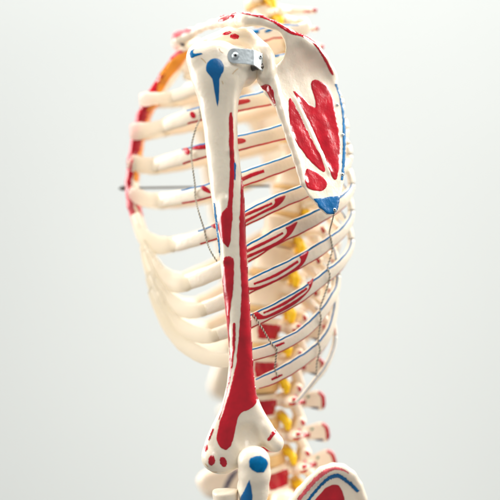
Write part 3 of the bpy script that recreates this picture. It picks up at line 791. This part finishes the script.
# ------------------------------------------------------------------ forearm
def f_ulna(P):
    f = chain(P, [U(254, 462, -14), U(254.5, 474, -12), U(253.5, 490, -8), U(252.5, 520, -4), U(249, 560, -2), U(243, 640, 0)], [15.2, 14.8, 13.6, 12.4, 10, 8], 6)
    f = smin(f, ell(P, U(253.6, 460, -16), (15, 12, 13)), 4)
    return smin(f, ell(P, U(246, 488, 6), (9, 13, 14)), 6)
uln = sdf_shell(f_ulna, (-22, -34, -400), (26, 24, -180), 1.15, 'bone')
uln.paint([(249, 461.4), (250.6, 457.8), (256, 456), (260.6, 455.8), (266.4, 458.8), (268, 463.4), (266.6, 468.4), (264, 472), (257, 472.8), (252, 470.4), (249.6, 466.4)], 'sky_blue', smooth=False, off=.6)
uln.paint([(249.6, 479.4), (251.4, 486), (252.4, 494), (252.6, 510), (236, 510), (240, 499), (245.4, 488)], 'blue', smooth=False)
ulna = uln.build('ulna', root, BASE)
def f_rad(P):
    f = seg(P, U(225, 493, -2), U(226, 503, -1), 12.8, 11.5)
    f = smax(f, -(P[2] - U(225, 489.2, -2)[2]) * -1 - 0.18 * (P[1] + 2) - 0.1 * P[0] - 2.4, 1.5)
    f = smax(f, P[2] - U(225, 488.6, -2)[2] + 0.16 * (P[1] + 2), 1.5)
    return smin(f, chain(P, [U(226, 500, -1), U(227, 530, 0), U(225, 640, 2)], [9.5, 7.5, 7.5], 3), 5)
rad = sdf_shell(f_rad, (-44, -22, -400), (-4, 22, -236), 1.15, 'bone')
radius = rad.build('radius', root, BASE)

for o in (scapula, clavicle):
    mirrored(o)
# the far arm hangs a little away from the body
sh_c = MIRROR @ (Vector(U(240, 62, 8)) * S)
ARM = Matrix.Translation(sh_c) @ Matrix.Rotation(math.radians(18.6), 4, 'X') @ Matrix.Rotation(math.radians(-2.1), 4, 'Y') @ Matrix.Translation(-sh_c)
for o in (humerus, ulna, radius, brk):
    mirrored(o).matrix_basis = BASE @ ARM @ MIRROR
# the far hip bone shows its front tip below the near elbow
HF = [(196.6, 484), (199, 475), (207, 469.5), (222, 465), (245, 463), (268, 470), (288, 488), (300, 520), (282, 560), (250, 575), (238, 540), (232, 512), (220, 500), (206, 497)]
def f_hip2(P):
    return plate(P, smooth_poly(HF, 3), lambda x, y: 236 - 0.25 * (x - 240), 9, 8)
hp2 = sdf_shell(f_hip2, (-70, 190, -410), (64, 275, -245), 2.0, 'spine')
hp2.paint(strip_poly([(238, 469), (232, 476), (228, 483), (225, 490)], [1.4, 2.2, 2.4, 1.8]), 'navy')
hp2.build('hip_bone', root, BASE)

# ------------------------------------------------------------------ twisted cords
def cord(pts, a=0.46, r=0.5, pitch=3.6, name='twisted_cord'):
    c = resample(pts, 400)
    T = np.gradient(c, axis=0); T /= np.linalg.norm(T, axis=1)[:, None]
    up = np.array([0, 1.0, 0]); N = np.cross(T, up); N /= np.linalg.norm(N, axis=1)[:, None]; B = np.cross(T, N)
    s = np.concatenate([[0], np.cumsum(np.linalg.norm(np.diff(c, axis=0), axis=1))]) / pitch * 2 * math.pi
    sh = Shell(['dark_thread', 'pale_thread'])
    for q in (0, 1):
        h = c + a * (N * np.cos(s + q * math.pi)[:, None] + B * np.sin(s + q * math.pi)[:, None])
        v, f = sweep(h, r, 6); sh.add(v, f, q)
    return sh.build(name, root, BASE)
def on_rib(px, py, i, lift=2.4):
    cam = Vector((0, -D, 0)); h = rib_tree[i].ray_cast(cam, (Vector(U(px, py, 0)) - cam).normalized())
    d = h[0][1] if h[0] is not None else depth_near(px, 351)
    return U(px, py, d - lift)
cord([on_rib(199.5, 108, 3), on_rib(200, 118, 3), U(196, 128, 70), on_rib(192, 143, 4), on_rib(191.4, 156, 4), U(193, 170, 66), on_rib(195, 186, 5), on_rib(195.4, 197, 5), U(199, 213, 60), on_rib(204, 229, 6), on_rib(206.4, 240, 6), U(210.6, 251, 54), U(217, 261.4, 52)])
cord([on_rib(252.6, 313.4, 9), U(262, 328, 46), on_rib(271, 343, 10), on_rib(276.4, 348.6, 10), U(276, 357, 56), on_rib(275, 369, 11), on_rib(278, 376, 11)])
sd = float(d_scap(334, 211)) - 4
cord([U(334.4, 210.6, sd), U(332.6, 219, sd + 12), U(329.4, 232, 66), on_rib(330.6, 237, 8), on_rib(332.4, 248, 8), U(330.6, 257, 72), on_rib(327.6, 267, 9), on_rib(329.8, 274, 9), on_rib(328.4, 284, 9), U(323, 299, 74), on_rib(320, 309, 10, 1.6), on_rib(321, 318, 10), U(319.4, 330, 80), on_rib(318.4, 341, 11), on_rib(320, 350, 11), U(317, 362, 82), U(316.4, 376, 84)], name='twisted_cord')

# ------------------------------------------------------------------ backdrop
def flat(name, vs, mat):
    me = bpy.data.meshes.new(name); me.from_pydata(vs, [], [(0, 1, 2, 3)]); me.materials.append(mat)
    o = bpy.data.objects.new(name, me); col.objects.link(o); return o
M['wall'] = material('matt_white_backdrop', srgb(228, 231, 227), 0.9, 0.006, 3, 0.02, 40)
yb = 1.55
bd = flat('backdrop', [(-4, yb, -0.4), (4, yb, -0.4), (4, yb, 4.2), (-4, yb, 4.2)], M['wall'])
bd['kind'] = 'structure'; bd['label'] = 'plain pale grey white studio backdrop behind the skeleton'

# ------------------------------------------------------------------ light
def area(name, loc, target, size, power, color=(1, 1, 1), sy=None, spread=180):
    l = bpy.data.lights.new(name, 'AREA'); l.energy = power; l.spread = math.radians(spread); l.color = color; l.size = size
    if sy: l.shape = 'RECTANGLE'; l.size_y = sy
    o = bpy.data.objects.new(name, l); col.objects.link(o); o.location = loc
    o.rotation_euler = (Vector(target) - Vector(loc)).to_track_quat('-Z', 'Y').to_euler()
    return o
C0 = (0.03, 0.1, Z0)
area('overhead_softbox', (0.0, 0.25, Z0 + 1.3), C0, 1.4, 13, (1.0, 0.98, 0.95), 1.0, 110)
area('side_softbox', (1.25, 0.5, Z0 + 0.75), C0, 0.55, 11.5, (1.0, 0.975, 0.94), 0.9, 110)
area('left_softbox', (-1.35, 0.3, Z0 + 0.3), C0, 1.0, 12, (1, 0.98, 0.95), 1.2, 110)
area('front_fill', (0.55, -1.5, Z0 + 1.25), C0, 0.9, 6.5, (1, 0.985, 0.96), 0.9, 110)  # added fill that brightens the fronts of the bones
area('backdrop_light', (0.06, 0.3, Z0 + 2.2), (0.06, yb, Z0 + 0.4), 2.4, 29, (1, 1, 1), 0.6, 120)
area('low_backdrop_fill', (0.1, 0.3, Z0 - 1.9), (0.1, yb, Z0 + 0.1), 1.6, 1.6, (1, 1, 0.985), 0.5, 100)  # added fill from below, evens out the backdrop gradient

w = bpy.data.worlds.new('World'); scene.world = w; w.use_nodes = True
bg = w.node_tree.nodes['Background']; bg.inputs['Color'].default_value = (0.97, 0.985, 0.985, 1); bg.inputs['Strength'].default_value = 0.3

cam = bpy.data.cameras.new('Camera'); co = bpy.data.objects.new('Camera', cam); col.objects.link(co)
co.location = (0, -D * S, Z0); co.rotation_euler = (math.radians(90), 0, 0)
cam.sensor_width = 36; cam.lens = 36 * D / 500; cam.clip_start = 0.05; cam.clip_end = 50
cam.dof.use_dof = True; cam.dof.focus_distance = (D + 18) * S; cam.dof.aperture_fstop = 2.5
scene.camera = co
scene.view_settings.view_transform = 'Standard'; scene.view_settings.look = 'None'
scene.view_settings.exposure = 0.05; scene.view_settings.gamma = 1.0
scene.cycles.use_denoising = True
scene.cycles.max_bounces = 8; scene.cycles.diffuse_bounces = 5
